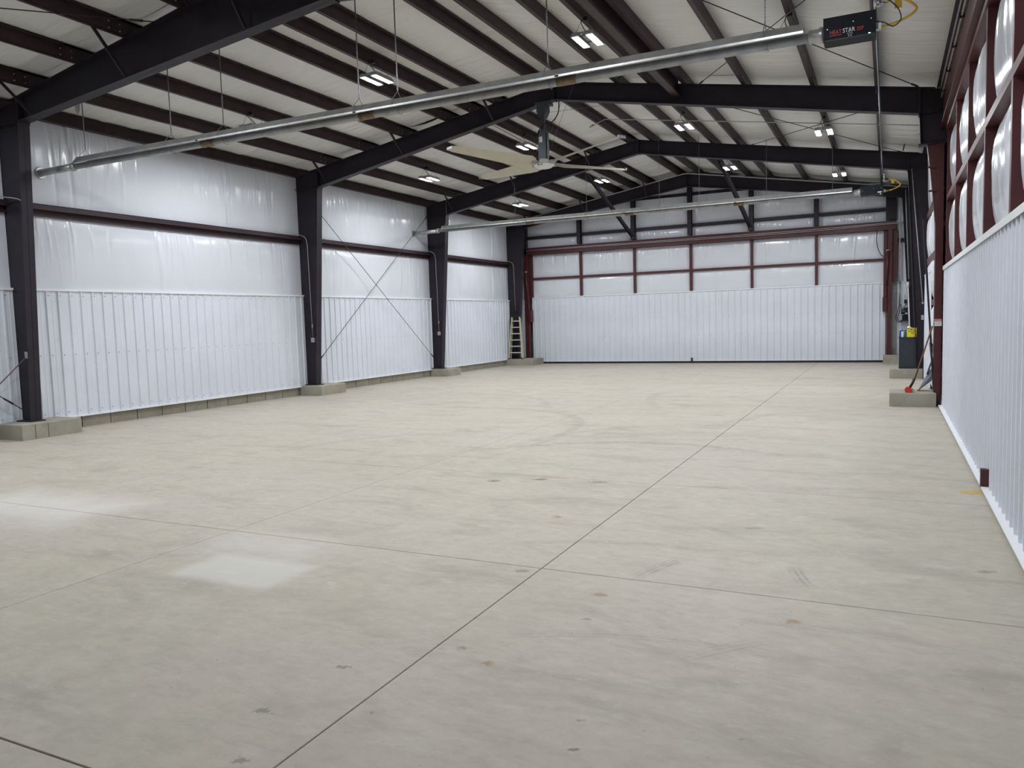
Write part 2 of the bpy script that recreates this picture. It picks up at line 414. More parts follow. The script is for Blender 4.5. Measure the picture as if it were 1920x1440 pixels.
# ------------------------------------------------------------------ corrugated liner sheets
SHEETS = {}
RIB = .2286
def sheet(width, z0, z1):
    key = (round(width, 3), round(z0, 3), round(z1, 3))
    if key in SHEETS: return SHEETS[key]
    prof = [(0, 0)]; k = 0
    while True:
        c = .1143 + RIB * k
        if c + .03 > width: break
        prof += [(c - .024, 0), (c - .013, -.023), (c + .013, -.023), (c + .024, 0)]
        m_ = c + RIB / 2
        if m_ + .02 < width: prof += [(m_ - .018, 0), (m_ - .009, -.0035), (m_ + .009, -.0035), (m_ + .018, 0)]
        k += 1
    prof.append((width, 0))
    prof = prof + [(u, d + .004) for u, d in prof[::-1]]
    mb = MB().prism(prof, 'z', z0, z1)
    SHEETS[key] = mb.mesh('liner_sheet', PANEL)
    return SHEETS[key]
def run_sheets(parent, a, b, z0, z1, place, screws=(), screw_mb=None, scr=None):
    u = a
    while u < b - .02:
        wd = min(.9144, b - u)
        place(parent, sheet(wd, z0, z1), u, wd)
        if scr:
            k = 0
            while .1143 + RIB * k < wd:
                for z in screws: scr(screw_mb, u + .1143 + RIB * k + .045, z)
                k += 1
        u += wd
def place_left(parent, me, u, wd): link('liner_sheet', me, parent, (XL, u, 0), R(90))
def scr_left(mb, u, z): mb.box(XL, XL + .010, u - .008, u + .008, z - .008, z + .008)

# ------------------------------------------------------------------ vinyl wall blankets
def wall_blanket(parent, kind, at, a0, a1, z0, z1, seed, bulge=.05, depth=.03, top=.6):
    """kind 'x+': plane x=at facing +x, a along y; 'x-': facing -x; 'y-': plane y=at facing -y, a along x"""
    L, Hh = a1 - a0, z1 - z0
    def fn(u, v):
        a = a0 + L * u; z = z0 + Hh * v
        e = (1 - np.abs(2 * u - 1) ** 6) * (1 - np.abs(2 * v - 1) ** 3)
        g = np.random.default_rng(seed); d = bulge * e
        nf = max(5, int(L * 3.2))
        for i in range(nf):
            c = a0 + L * g.uniform(0, 1); wv = g.uniform(.012, .045); lean = g.uniform(-.10, .10)
            vc, vw = (g.uniform(.7, 1.0), g.uniform(.15, .45)) if g.random() < top else (g.uniform(.2, .8), g.uniform(.4, .9))
            d = d + 1.5 * depth * g.uniform(-.7, 1) * np.exp(-np.abs((a - c - lean * (z - z0)) / wv) ** 1.5) * np.exp(-((v - vc) / vw) ** 2) * (.3 + .7 * np.abs(e) ** .3)
        # gathered pleats hanging from the upper edge
        for i in range(max(1, int(L / 2.2))):
            c = a0 + L * g.uniform(.05, .95)
            for k in range(7):
                cc = c + (k - 3) * g.uniform(.07, .11); wv = g.uniform(.012, .025); vc = g.uniform(.55, .95)
                d = d + depth * g.uniform(.3, .9) * np.exp(-np.abs((a - cc - (k - 3) * .05 * (1 - v)) / wv) ** 1.5) * np.exp(-((v - vc) / g.uniform(.12, .3)) ** 2)
        d = d + .012 * wig(a * 2.2 + z * .5, 4, .5, seed + 3) * e
        if kind == 'x+': return np.stack([at + d, a, z], -1)
        if kind == 'x-': return np.stack([at - d, a, z], -1)
        return np.stack([a, at - d, z], -1)
    return grid_obj('insulation_blanket', fn, max(12, int(L / .018)), max(8, int(Hh / .10)), VWALL, parent)

# ------------------------------------------------------------------ left wall
wl = struct('wall_left', MB().box(-14.2, -14.1, YB - .3, YE + .5, .1, 6.1), GALV)
edges = [YB + .1] + [y + .1 for y in YF]
smb = MB()
for i in range(len(edges) - 1):
    a, b = edges[i] + (.012 if i else 0), edges[i + 1] - .012
    run_sheets(wl, a, b, .245, 2.585, place_left, (.33, 1.40, 2.50), smb, scr_left)
    part('panel_cap', MB().box(XL - .06, XL + .03, a, b, 2.585, 2.625), TRIM, wl)
    part('panel_sill', MB().box(XL - .05, XL + .035, a, b, .238, .2449).box(XL + .028, XL + .035, a, b, .215, .238), TRIM, wl)
    wall_blanket(wl, 'x+', XL - .045, a, b, 2.62, 3.95, 31 + i, .055, .022)
    wall_blanket(wl, 'x+', XL - .045, a, b, 4.12, 5.75, 51 + i, .055, .03)
    g = MB().box(XL - .20, XL + .06, a, b, 4.135, 4.145).box(XL + .052, XL + .06, a, b, 4.045, 4.145).box(XL - .05, XL - .042, a, b, 3.935, 4.145).box(XL - .05, XL + .03, a, b, 3.930, 3.938)
    part('girt', g, PURL, wl)
    es = MB().box(XL + .0, XL + .008, a, b, 5.66, 5.86).box(XL - .1, XL + .09, a, b, 5.65, 5.66).box(XL - .1, XL + .09, a, b, 5.86, 5.868).box(XL + .083, XL + .09, a, b, 5.66, 5.68)
    part('eave_strut', es, PURL, wl)
o = part('panel_screw', smb, GREYP, wl); o['kind'] = 'stuff'
# end stub beyond the last frame
run_sheets(wl, YF[3] + .22, YE - .02, .245, 2.585, place_left)
wall_blanket(wl, 'x+', XL - .045, YF[3] + .2, YE, 2.6, 5.75, 77)
# foundation wall of 24-inch pours
fnd = struct('baseboard_left', MB().box(-14.1, -13.935, YB, YE + .2, 0, .236), SUB)
blk = MB().box(0, .17, .010, .5996, .003, .234).mesh('foundation_block', CONC)
y = 9.66 - .6096 * 22
while y < YE - .6:
    if y > YB: link('foundation_block', blk, fnd, (-14.08 + random.uniform(-.004, .004), y, 0))
    y += .6096

# ------------------------------------------------------------------ concrete piers
def pier(x0, x1, y0, y1, h, label):
    b = .012; mb = MB()
    ring = [(x0 + b, y0 + b, h), (x1 - b, y0 + b, h), (x1 - b, y1 - b, h), (x0 + b, y1 - b, h)]
    mb.add([(x0, y0, 0), (x1, y0, 0), (x1, y1, 0), (x0, y1, 0), (x0, y0, h - b), (x1, y0, h - b), (x1, y1, h - b), (x0, y1, h - b)] + ring,
           [(3, 2, 1, 0), (0, 1, 5, 4), (1, 2, 6, 5), (2, 3, 7, 6), (3, 0, 4, 7), (4, 5, 9, 8), (5, 6, 10, 9), (6, 7, 11, 10), (7, 4, 8, 11), (8, 9, 10, 11)])
    o = solo('concrete_pier', mb, CONC, label, 'pier', ((x0 + x1) / 2, (y0 + y1) / 2, 0), 'concrete piers under the steel columns')
    return o
PLX = (-13.88, -13.18)
p1 = pier(*PLX, 8.06, 9.14, .27, 'concrete pier under the left column nearest the camera')
for ys in (8.29, 8.52): part('form_seam', MB().box(-13.181, -13.1785, ys - .006, ys + .006, .004, .25), SUB, p1)
pier(*PLX, 15.78, 16.78, .255, 'concrete pier under the second column along the left wall')
pier(*PLX, 22.25, 23.05, .25, 'concrete pier under the third column along the left wall')
pier(-13.93, -12.67, 28.0, 29.0, .25, 'wide concrete pier in the far left corner carrying the stepladder')
pier(.03, .79, 15.84, 16.6, .25, 'concrete pier at the right door jamb with broom on it')
pier(.04, .80, 22.3, 23.1, .25, 'concrete pier under the dark cabinet on the right')
pier(-.15, .80, 28.2, 29.1, .27, 'concrete pier in the far right corner below the maroon jamb')

# ------------------------------------------------------------------ steel portal frames
def slope_flange(mb, p, q, y, wy, th):
    d = Vector((q[0] - p[0], 0, q[1] - p[1])).normalized(); n = Vector((-d.z, 0, d.x)) * th
    poly = [(p[0], p[1]), (q[0], q[1]), (q[0] + n.x, q[1] + n.z), (p[0] + n.x, p[1] + n.z)]
    mb.prism(poly, 'y', y - wy / 2, y + wy / 2)
def frame(idx, yn, kl, ap, kr, label, right_col=True):
    yc = yn + .1
    t = thing('portal_frame', label, 'steel frame', (RX, yc, 0), 'steel portal frames')
    W = .2
    # left column
    zb = .27 if idx == 0 else .255 if idx < 3 else .25
    xo = -13.93; xi = -13.5
    mb = MB().prism([(xo, zb), (xi, zb), kl, (kl[0], zt(kl[0]) - .002), (xo, zt(xo) - .002)], 'y', yc - .005, yc + .005)
    slope_flange(mb, (xi, zb), kl, yc, W, .012)
    mb.box(xo - .012, xo, yc - W / 2, yc + W / 2, zb, zt(xo) - .01)
    c = part('column', mb, STEEL, t)
    part('base_plate', MB().box(xo - .02, xi + .06, yc - .13, yc + .13, zb, zb + .02), STEEL, c)
    part('stiffener_plate', MB().box(xo, kl[0], yc - .095, yc + .095, kl[1] - .006, kl[1] + .006), STEEL, c)
    # rafters
    for sd, k in ((-1, kl), (1, kr)):
        mb = MB().prism([k, (k[0], zt(k[0]) - .014), (RX, ZA - .014), (RX, ap)], 'y', yc - .005, yc + .005)
        slope_flange(mb, k, (RX, ap), yc, W, .012 if sd < 0 else -.012)
        slope_flange(mb, (k[0] + sd * .25, zt(k[0] + sd * .25) - .002), (RX, ZA - .002), yc, W, -.012 if sd < 0 else .012)
        r = part('rafter', mb, STEEL, t)
        part('end_plate', MB().box(k[0] - .014, k[0] + .014, yc - .1, yc + .1, k[1] - .04, zt(k[0]) - .01), STEEL, r)
    part('ridge_plate', MB().box(RX - .014, RX + .014, yc - .1, yc + .1, ap - .02, ZA - .006), STEEL, t)
    if right_col is None:
        part('seat_plate', MB().box(.40, .84, yc - .12, yc + .12, kr[1] - .02, kr[1]).box(.45, .84, yc - .005, yc + .005, kr[1], zt(.84) - .01), STEEL, t)
    # right column
    if right_col is not None: right_column(t, kr, yc, W, right_col)
    braces(t, kl, ap, yc)
    return t
def right_column(t, kr, yc, W, right_col):
    xo = .90; xi = .66; zc = .25 if right_col else 4.72
    f = (zc - .25) / (kr[1] - .25); xc = xi + (kr[0] - xi) * f
    mb = MB().prism([(xo, zc), (xc, zc), kr, (kr[0], zt(kr[0]) - .002), (xo, zt(xo) - .002)], 'y', yc - .005, yc + .005)
    slope_flange(mb, (xc, zc), kr, yc, W, -.012)
    mb.box(xo, xo + .012, yc - W / 2, yc + W / 2, zc, zt(xo) - .01)
    c = part('column', mb, STEEL, t)
    part('stiffener_plate', MB().box(kr[0], xo, yc - .095, yc + .095, kr[1] - .006, kr[1] + .006), STEEL, c)
    if not right_col: part('seat_plate', MB().box(xc - .03, xo + .03, yc - .12, yc + .12, zc - .02, zc), STEEL, c)
def braces(t, kl, ap, yc):
    for x in (-12.84, -10.52, -8.06):
        s = (x - kl[0]) / (RX - kl[0]); zbm = kl[1] + s * (ap - kl[1])
        part('flange_brace', MB().bar((x, yc - .62, zt(x) + .03), (x, yc - .1, zbm + .03), .05, .006, (1, 0, 0)).bar((x + .022, yc - .62, zt(x) + .03), (x + .022, yc - .1, zbm + .03), .006, .05, (1, 0, 0)), STEEL, t)
frame(0, YF[0], (-13.2, 5.38), 6.06, (.45, 5.27), 'nearest dark steel frame, deep sloping rafter across the top left', None)
frame(1, YF[1], (-13.15, 5.34), 6.55, (.47, 5.26), 'second dark steel frame, the one carrying the ceiling fan', False)
frame(2, YF[2], (-13.12, 5.33), 6.53, (.41, 5.29), 'third dark steel frame, between the fan and the end wall')
frame(3, YF[3], (-13.12, 5.46), 6.43, (.37, 5.39), 'farthest dark steel frame, standing against the end wall')

# ------------------------------------------------------------------ end wall (far)
we = struct('wall_back', MB().box(-14.3, 1.3, YE + .3, YE + .4, 0, 7.4), GALV)
PE = [-11.03, -8.82, -6.65, -4.45, -2.27]
zg = 5.13; cells = [-13.42] + PE + [.02]
for i in range(6):
    a, b = cells[i], cells[i + 1]
    zr = min(zt(a), zt(b)) + .3
    wall_blanket(we, 'y-', YE + .06, a, b, 4.66, zg - .05, 90 + i, .05, .02, .8)
    wall_blanket(we, 'y-', YE + .06, a, b, zg + .05, zr - .05, 100 + i, .06, .02, .8)
    part('girt', MB().box(a + .05, b - .05, YE - .08, YE + .1, zg - .055, zg + .055), STEEL, we)
    if 0 < i < 5: part('girt', MB().box(a + .05, b - .05, YE - .02, YE + .1, 6.22, 6.33), STEEL, we)
for x in PE:
    part('end_post', MB().box(x - .075, x + .075, YE - .22, YE - .208, 4.74, zt(x) - .05).box(x - .075, x + .075, YE - .03, YE - .018, 4.74, zt(x) - .05).box(x - .006, x + .006, YE - .21, YE - .02, 4.74, zt(x) - .05), STEEL, we)
part('end_post', MB().box(-13.47, -13.33, YE - .2, YE, 2.66, 5.75), STEEL, we)
part('end_post', MB().box(-.10, .22, YE - .14, YE, 4.76, 5.75), STEEL, we)
def place_end(parent, me, u, wd): link('liner_sheet', me, parent, (u, YE - .03, 0), 0)
run_sheets(we, XL, -13.47, .26, 2.64, place_end); run_sheets(we, .27, .84, .28, 2.68, place_end)
part('panel_cap', MB().box(XL, -13.47, YE - .055, YE, 2.64, 2.675), TRIM, we)
part('panel_cap', MB().box(.27, .84, YE - .055, YE, 2.68, 2.715), TRIM, we)
wall_blanket(we, 'y-', YE + .03, XL - .05, -13.40, 2.65, 5.6, 120, .02, .02)
wall_blanket(we, 'y-', YE + .03, .2, XR + .05, 2.68, 5.6, 121, .02, .02)
part('girt', MB().box(.22, .84, YE - .1, YE + .05, 4.02, 4.14), STEEL, we)
part('girt', MB().box(XL, -13.45, YE - .1, YE + .05, 4.02, 4.14), STEEL, we)

# far hydraulic door
d1 = struct('door_1', MB().box(-13.25, -.05, YE + .14, YE + .16, .08, 4.45), GALV)
def place_d1(parent, me, u, wd): link('liner_sheet', me, parent, (u, YE, 0), 0)
smb = MB()
def scr_end(mb, u, z): mb.box(u - .008, u + .008, YE - .008, YE, z - .008, z + .008)
run_sheets(d1, -13.2, -.09, .085, 2.67, place_d1, (1.05, 1.75), smb, scr_end)
o = part('panel_screw', smb, GREYP, d1); o['kind'] = 'stuff'
part('panel_cap', MB().box(-13.2, -.09, YE - .03, YE + .03, 2.67, 2.71), TRIM, d1)
part('panel_sill', MB().box(-13.2, -.09, YE - .03, YE + .03, .075, .0849), TRIM, d1)
part('rubber_seal', MB().box(-13.2, -.09, YE - .02, YE + .03, .004, .075), RUBBER, d1)
part('latch_handle', MB().box(-6.68, -6.62, YE - .06, YE - .02, .06, .2), BLACK, d1)
for x in PE: part('stile', MB().box(x - .045, x + .045, YE - .06, YE + .1, 2.71, 4.42), MAROON, d1)
part('stile', MB().box(-13.25, -13.14, YE - .06, YE + .1, 2.71, 4.42), MAROON, d1)
part('stile', MB().box(-.16, -.05, YE - .06, YE + .1, 2.2, 4.42), MAROON, d1)
c2 = [-13.14] + PE + [-.16]
for i in range(6):
    a, b = c2[i] + (.045 if i else 0), c2[i + 1] - (.045 if i < 5 else 0)
    part('mid_rail', MB().box(a, b, YE - .05, YE + .1, 3.43, 3.51), MAROON, d1)
    wall_blanket(d1, 'y-', YE + .06, a - .02, b + .02, 3.5, 4.43, 130 + i, .05, .028, .8)
    wall_blanket(d1, 'y-', YE + .06, a - .02, b + .02, 2.7, 3.45, 140 + i, .04, .006, .5)
part('header_beam', MB().box(-13.45, .2, YE - .2, YE - .02, 4.44, 4.72).box(-13.45, .2, YE - .24, YE - .2, 4.44, 4.47).box(-13.45, .2, YE - .24, YE - .2, 4.69, 4.72), MAROON, d1)
part('jamb_post', MB().box(-13.44, -13.26, YE - .24, YE - .06, .25, 4.44), MAROON, d1)
part('jamb_post', MB().box(-.03, .10, YE - .26, YE - .06, .27, 4.44), MAROON, d1)
part('jamb_post', MB().box(.10, .26, YE - .16, YE - .06, 2.72, 4.44), MAROON, d1)
for x, x2 in ((-13.34, -13.20), (-.02, -.10)):
    h = part('hydraulic_cylinder', MB().tube([(x, YE - .30, 3.75), (x + (x2 - x) * .6, YE - .28, 2.6)], .045, 10).tube([(x + (x2 - x) * .6, YE - .28, 2.6), (x2, YE - .26, 1.85)], .022, 8), MAROON, d1)
    part('cylinder_bracket', MB().box(x2 - .08, x2 + .05, YE - .3, YE - .04, 1.72, 2.2), MAROON, h)
    part('cylinder_pin', MB().tube([(x - .07, YE - .3, 3.75), (x + .07, YE - .3, 3.75)], .03, 8), GALV, h)
for dz in (0, .05): part('conduit', MB().tube(bez([(-13.3, YE - .255, 4.60 + dz * .6), (-3.5, YE - .255, 4.56 + dz), (.14, YE - .27, 4.62 + dz * .7), (.30 + dz * .5, YE - .2, 4.55 + dz), (.31 + dz * .5, YE - .2, 4.2), (.31 + dz * .5, YE - .2, 2.75)], 6), .011, 6), COND, d1)
part('hose', MB().tube(bez([(-.35, YE - .22, 4.45), (-.38, YE - .15, 4.1), (-.28, YE - .15, 3.7), (-.1, YE - .28, 3.5)]), .012, 6), BLACK, d1)

# ------------------------------------------------------------------ right wall with the big near door
wr = struct('wall_right', MB().box(1.25, 1.35, YB - .3, YE + .5, 0, 6.2), GALV)
def place_right(parent, me, u, wd): link('liner_sheet', me, parent, (XR, u + wd, 0), R(-90))
for a, b in ((19.3, YF[2] + .0), (YF[2] + .22, YF[3]), (YF[3] + .22, YE)):
    run_sheets(wr, a, b, .03, 2.58, place_right)
    part('panel_cap', MB().box(XR - .03, XR + .06, a, b, 2.58, 2.62), TRIM, wr)
for i, (a, b) in enumerate(((16.35, YF[2]), (YF[2] + .2, YF[3]), (YF[3] + .2, YE))):
    for j, (z0, z1) in enumerate(((.05, .85), (.98, 1.85), (1.98, 2.85), (2.98, 3.95), (4.12, 5.75))):
        if j < 2 and i: continue
        wall_blanket(wr, 'x-', XR + .05, a, b, z0, z1, 160 + 10 * i + j, .06, .03)
    for z in (.91, 1.91, 2.91, 4.04):
        part('girt', MB().box(XR + (.0 if (z > 2.6) else .008), XR + .2, a, min(b, 19.2) if z < 2.6 else b, z - .06, z + .06), MAROON, wr)
part('eave_strut', MB().box(.80, .81, YB, YE, 5.69, 5.88).box(.74, .92, YB, YE, 5.68, 5.69).box(.80, .92, YB, YE, 5.88, 5.888), STEEL, wr)
hb = part('header_beam', MB().box(.84, .98, YB, 16.35, 4.98, 5.60), MAROON, wr)
part('header_flange', MB().box(.80, 1.0, YB, 16.35, 4.96, 4.98).box(.80, 1.0, YB, 16.35, 5.60, 5.62), MAROON, hb)
part('conduit', MB().tube([(.815, YB, 5.50), (.815, 16.0, 5.50)], .016, 8), COND, wr)
part('conduit', MB().tube([(.80, YB, 5.655), (.80, 16.0, 5.655)], .016, 8), COND, wr)
for k in range(13): part('pipe_clip', MB().box(.78, .84, .5 + 1.25 * k, .54 + 1.25 * k, 5.47, 5.53), BLACK, wr)

DX = .895
d2 = struct('door_2', MB().box(1.12, 1.14, YB, 15.8, .05, 4.9), GALV)
def place_d2(parent, me, u, wd): link('liner_sheet', me, parent, (DX, u + wd, 0), R(-90))
smb = MB()
def scr_d2(mb, u, z): mb.box(DX - .012, DX, u - .009, u + .009, z - .009, z + .009)
run_sheets(d2, YB, 15.82, .045, 2.51, place_d2, (1.32, 1.52), smb, scr_d2)
o = part('panel_screw', smb, GREYP, d2); o['kind'] = 'stuff'
part('panel_cap', MB().box(DX - .035, DX + .18, YB, 15.82, 2.51, 2.516).box(DX - .035, DX - .028, YB, 15.82, 2.45, 2.51), TRIM, d2)
part('panel_sill', MB().box(DX - .075, DX + .05, YB, 8.62, .030, .0449).box(DX - .075, DX + .05, 8.74, 15.82, .030, .0449), TRIM, d2)
part('rubber_seal', MB().box(DX - .02, DX + .04, YB, 15.82, .003, .030), RUBBER, d2)
part('stop_post', MB().box(DX - .075, DX - .005, 8.64, 8.72, .03, .21), MAROON, d2)
SY = [15.66, 13.66, 11.67, 9.67, 7.67, 5.67, 3.67, 1.67, -.33, -2.33]
for y in SY: part('stile', MB().box(DX, DX + .19, y - .06, y + .04, 2.516, 4.86), MAROON, d2)
for i in range(len(SY) - 1):
    a, b = SY[i + 1] + .04, SY[i] - .06
    part('mid_rail', MB().box(DX, DX + .19, a, b, 3.64, 3.73), MAROON, d2)
    wall_blanket(d2, 'x-', DX + .125, a - .01, b + .01, 2.5, 3.66, 200 + i, .105, .014, .7)
    wall_blanket(d2, 'x-', DX + .125, a - .01, b + .01, 3.71, 4.88, 220 + i, .105, .018, .7)
part('top_rail', MB().box(DX - .02, DX + .19, YB, 15.8, 4.86, 4.955), MAROON, d2)
# jamb column of the door, with haunch and raking strut
jp = part('jamb_post', MB().box(.75, .87, 15.98, 16.3, .0, 4.70), MAROON, d2)
part('haunch_plate', MB().prism([(.60, 4.70), (.87, 4.70), (.87, 3.3), (.745, 3.3), (.66, 4.2)], 'y', 16.0, 16.2), MAROON, jp)
part('haunch_rib', MB().box(.62, .76, 15.96, 16.0, 4.28, 4.31).box(.63, .76, 15.96, 16.0, 3.86, 3.89), MAROON, jp)
part('raking_strut', MB().bar((.56, 16.10, 3.40), (.76, 16.1, .30), .03, .12, (1, 0, 0)), STEEL, jp)
part('warning_sign', MB().box(.752, .868, 15.972, 15.98, 1.46, 1.585), WHT, jp)
sg = part('sign_band', MB().box(.756, .864, 15.969, 15.972, 1.545, 1.580), REDT, jp)
text_part('sign_lettering', 'WARNING', .026, WHT, jp, (.762, 15.9685, 1.553), (R(90), 0, 0), .75)
part('sign_lines', MB().box(.76, .86, 15.970, 15.972, 1.528, 1.533).box(.76, .845, 15.970, 15.972, 1.512, 1.517).box(.76, .86, 15.970, 15.972, 1.496, 1.501).box(.76, .82, 15.970, 15.972, 1.478, 1.483), GREYP, jp)

# wall behind the camera
struct('wall_front', MB().box(-14.3, 1.3, YB - .3, YB - .1, 0, 7.4), PANEL)

# ------------------------------------------------------------------ long steel beam under the near right roof
t = thing('steel_beam', 'brown steel I-beam running lengthwise under the near right roof', 'steel beam', (-3.9, 8.6, 6.22))
part('web', MB().box(-3.905, -3.895, YB + .1, 16.15, 6.23, 6.56), PURL, t)
part('lower_flange', MB().box(-3.97, -3.83, YB + .1, 16.15, 6.22, 6.232), PURL, t)
part('upper_flange', MB().box(-3.97, -3.83, YB + .1, 16.15, 6.555, 6.567), PURL, t)
part('lip', MB().box(-3.976, -3.97, YB + .1, 16.15, 6.215, 6.25).box(-3.83, -3.824, YB + .1, 16.15, 6.215, 6.25), PURL, t)

# diagonal kickers from the roof down to the end wall
for x, xt, lab in ((-8.80, -8.96, 'left diagonal channel brace from roof down to the end wall'), (-4.45, -4.72, 'right diagonal channel brace from roof down to the end wall')):
    p, q = (xt, 24.6, zt(xt) + .02), (x, 29.0, 4.86)
    t = thing('diagonal_brace', lab, 'brace', q, 'diagonal braces to the end wall')
    part('channel', MB().bar(p, q, .012, .14, (0, 0, 1)).bar((p[0] - .065, p[1], p[2] - .03), (q[0] - .065, q[1], q[2] - .03), .06, .01, (0, 0, 1)).bar((p[0] + .065, p[1], p[2] - .03), (q[0] + .065, q[1], q[2] - .03), .06, .01, (0, 0, 1)), STEEL, t)
    part('end_bracket', MB().box(x - .09, x + .09, 28.95, 29.01, 4.76, 4.98), STEEL, t)

# ------------------------------------------------------------------ brace rods
def rod(p, q, label, r=.008):
    d = Vector(q) - Vector(p); n = d.normalized()
    t = thing('brace_rod', label, 'brace rod', p, 'tension brace rods')
    part('rod', MB().tube([p, q], r, 6), DWIRE, t)
    for c, s in ((Vector(p), 1), (Vector(q), -1)):
        part('turnbuckle', MB().tube([c + n * s * .18, c + n * s * .36], r * 2.1, 6), DWIRE, t)
rod((-13.66, 16.30, 5.05), (-13.66, 22.25, .55), 'wall brace rod falling away from the second left column top')
rod((-13.70, 16.30, .82), (-13.70, 22.25, 5.42), 'wall brace rod rising away from the second left column foot')
rod((-13.66, 8.38, .50), (-13.66, 2.4, 4.9), 'wall brace rod reaching the foot of the nearest left column')
def on_roof(x, y, d=.05): return (x, y, zt(x) - d)
rod(on_roof(.52, 15.9), on_roof(-3.7, 9.15), 'roof brace rod from right eave of the fan frame toward camera')
rod(on_roof(-3.45, 15.9), on_roof(.35, 8.8), 'roof brace rod from mid right rafter of the fan frame to near eave')
rod(on_roof(-4.2, 16.35), on_roof(.4, 22.3), 'roof brace rod between second and third frames ending at right eave')
rod(on_roof(.45, 16.35), on_roof(-3.5, 22.3), 'roof brace rod between second and third frames ending at mid rafter')
rod(on_roof(-9.75, 8.4), on_roof(-13.2, 2.6), 'roof brace rod running off the top left corner of picture')
rod(on_roof(-9.1, 8.4), on_roof(-6.9, 3.2), 'roof brace rod meeting the near rafter at the top edge')
rod(on_roof(-8.6, 15.95), on_roof(-8.85, 22.3), 'roof brace rod behind the fan blade on the left slope')

# ------------------------------------------------------------------ LED high-bay lights
def make_light():
    t = thing('led_high_bay_light', 'x', 'ceiling light', (0, 0, 0), 'twin-bar LED high bay lights')
    for s in (-1, 1):
        cx = s * .12
        h = part('light_bar', MB().prism([(cx - .06, .0), (cx + .06, .0), (cx + .045, .045), (cx - .045, .045)], 'y', -.29, .29), GREYP, t)
        for k in range(5): part('cooling_fin', MB().box(cx - .04 + k * .02 - .003, cx - .04 + k * .02 + .003, -.25, .25, .045, .065), GREYP, h)
        part('diffuser', MB().add([(cx - .05, -.27, -.004), (cx - .05, .27, -.004), (cx + .05, .27, -.004), (cx + .05, -.27, -.004)], [(0, 1, 2, 3)]), LED, h)
        part('lens_rim', MB().box(cx - .062, cx - .051, -.29, .29, -.016, .0).box(cx + .051, cx + .062, -.29, .29, -.016, .0).box(cx - .051, cx + .051, -.29, -.272, -.016, .0).box(cx - .051, cx + .051, .272, .29, -.016, .0), HUBW, h)
    part('driver_box', MB().box(-.05, .05, -.12, .12, .03, .09), GREYP, t)
    part('cross_bracket', MB().box(-.17, .17, -.24, -.21, .04, .06), GREYP, t)
    part('cross_bracket', MB().box(-.17, .17, .21, .24, .04, .06), GREYP, t)
    for y in (-.22, .22):
        part('hanger_wire', MB().tube([(-.12, y, .06), (0, y, .29), (.12, y, .06)], .004, 5), BLACK, t)
    part('power_cable', MB().tube(bez([(0, .05, .09), (-.06, -.05, .2), (-.03, -.2, .24), (.02, -.1, .29)], 6), .007, 6), BLACK, t)
    part('power_plug', MB().box(-.02, .045, -.14, -.07, .26, .32), BLACK, t)
    return t
proto = make_light()
XPOS = [(-11.53, 'leftmost'), (-8.53, 'second from left'), (-4.40, 'third from left'), (-1.31, 'rightmost')]
ROWS = [(12.2, 'nearest row in view'), (18.8, 'middle row beyond the fan'), (24.75, 'farthest row before end wall'), (5.65, 'unseen row added for light near the camera')]  # last row hangs out of view, added to light the near floor
first = True
for y, rn in ROWS:
    for x, xn in XPOS:
        o = proto if first else copy_tree(proto); first = False
        o.location = (x, y, zt(x) - .29)
        o['label'] = 'twin-bar LED light, %s in the %s' % (xn, rn)

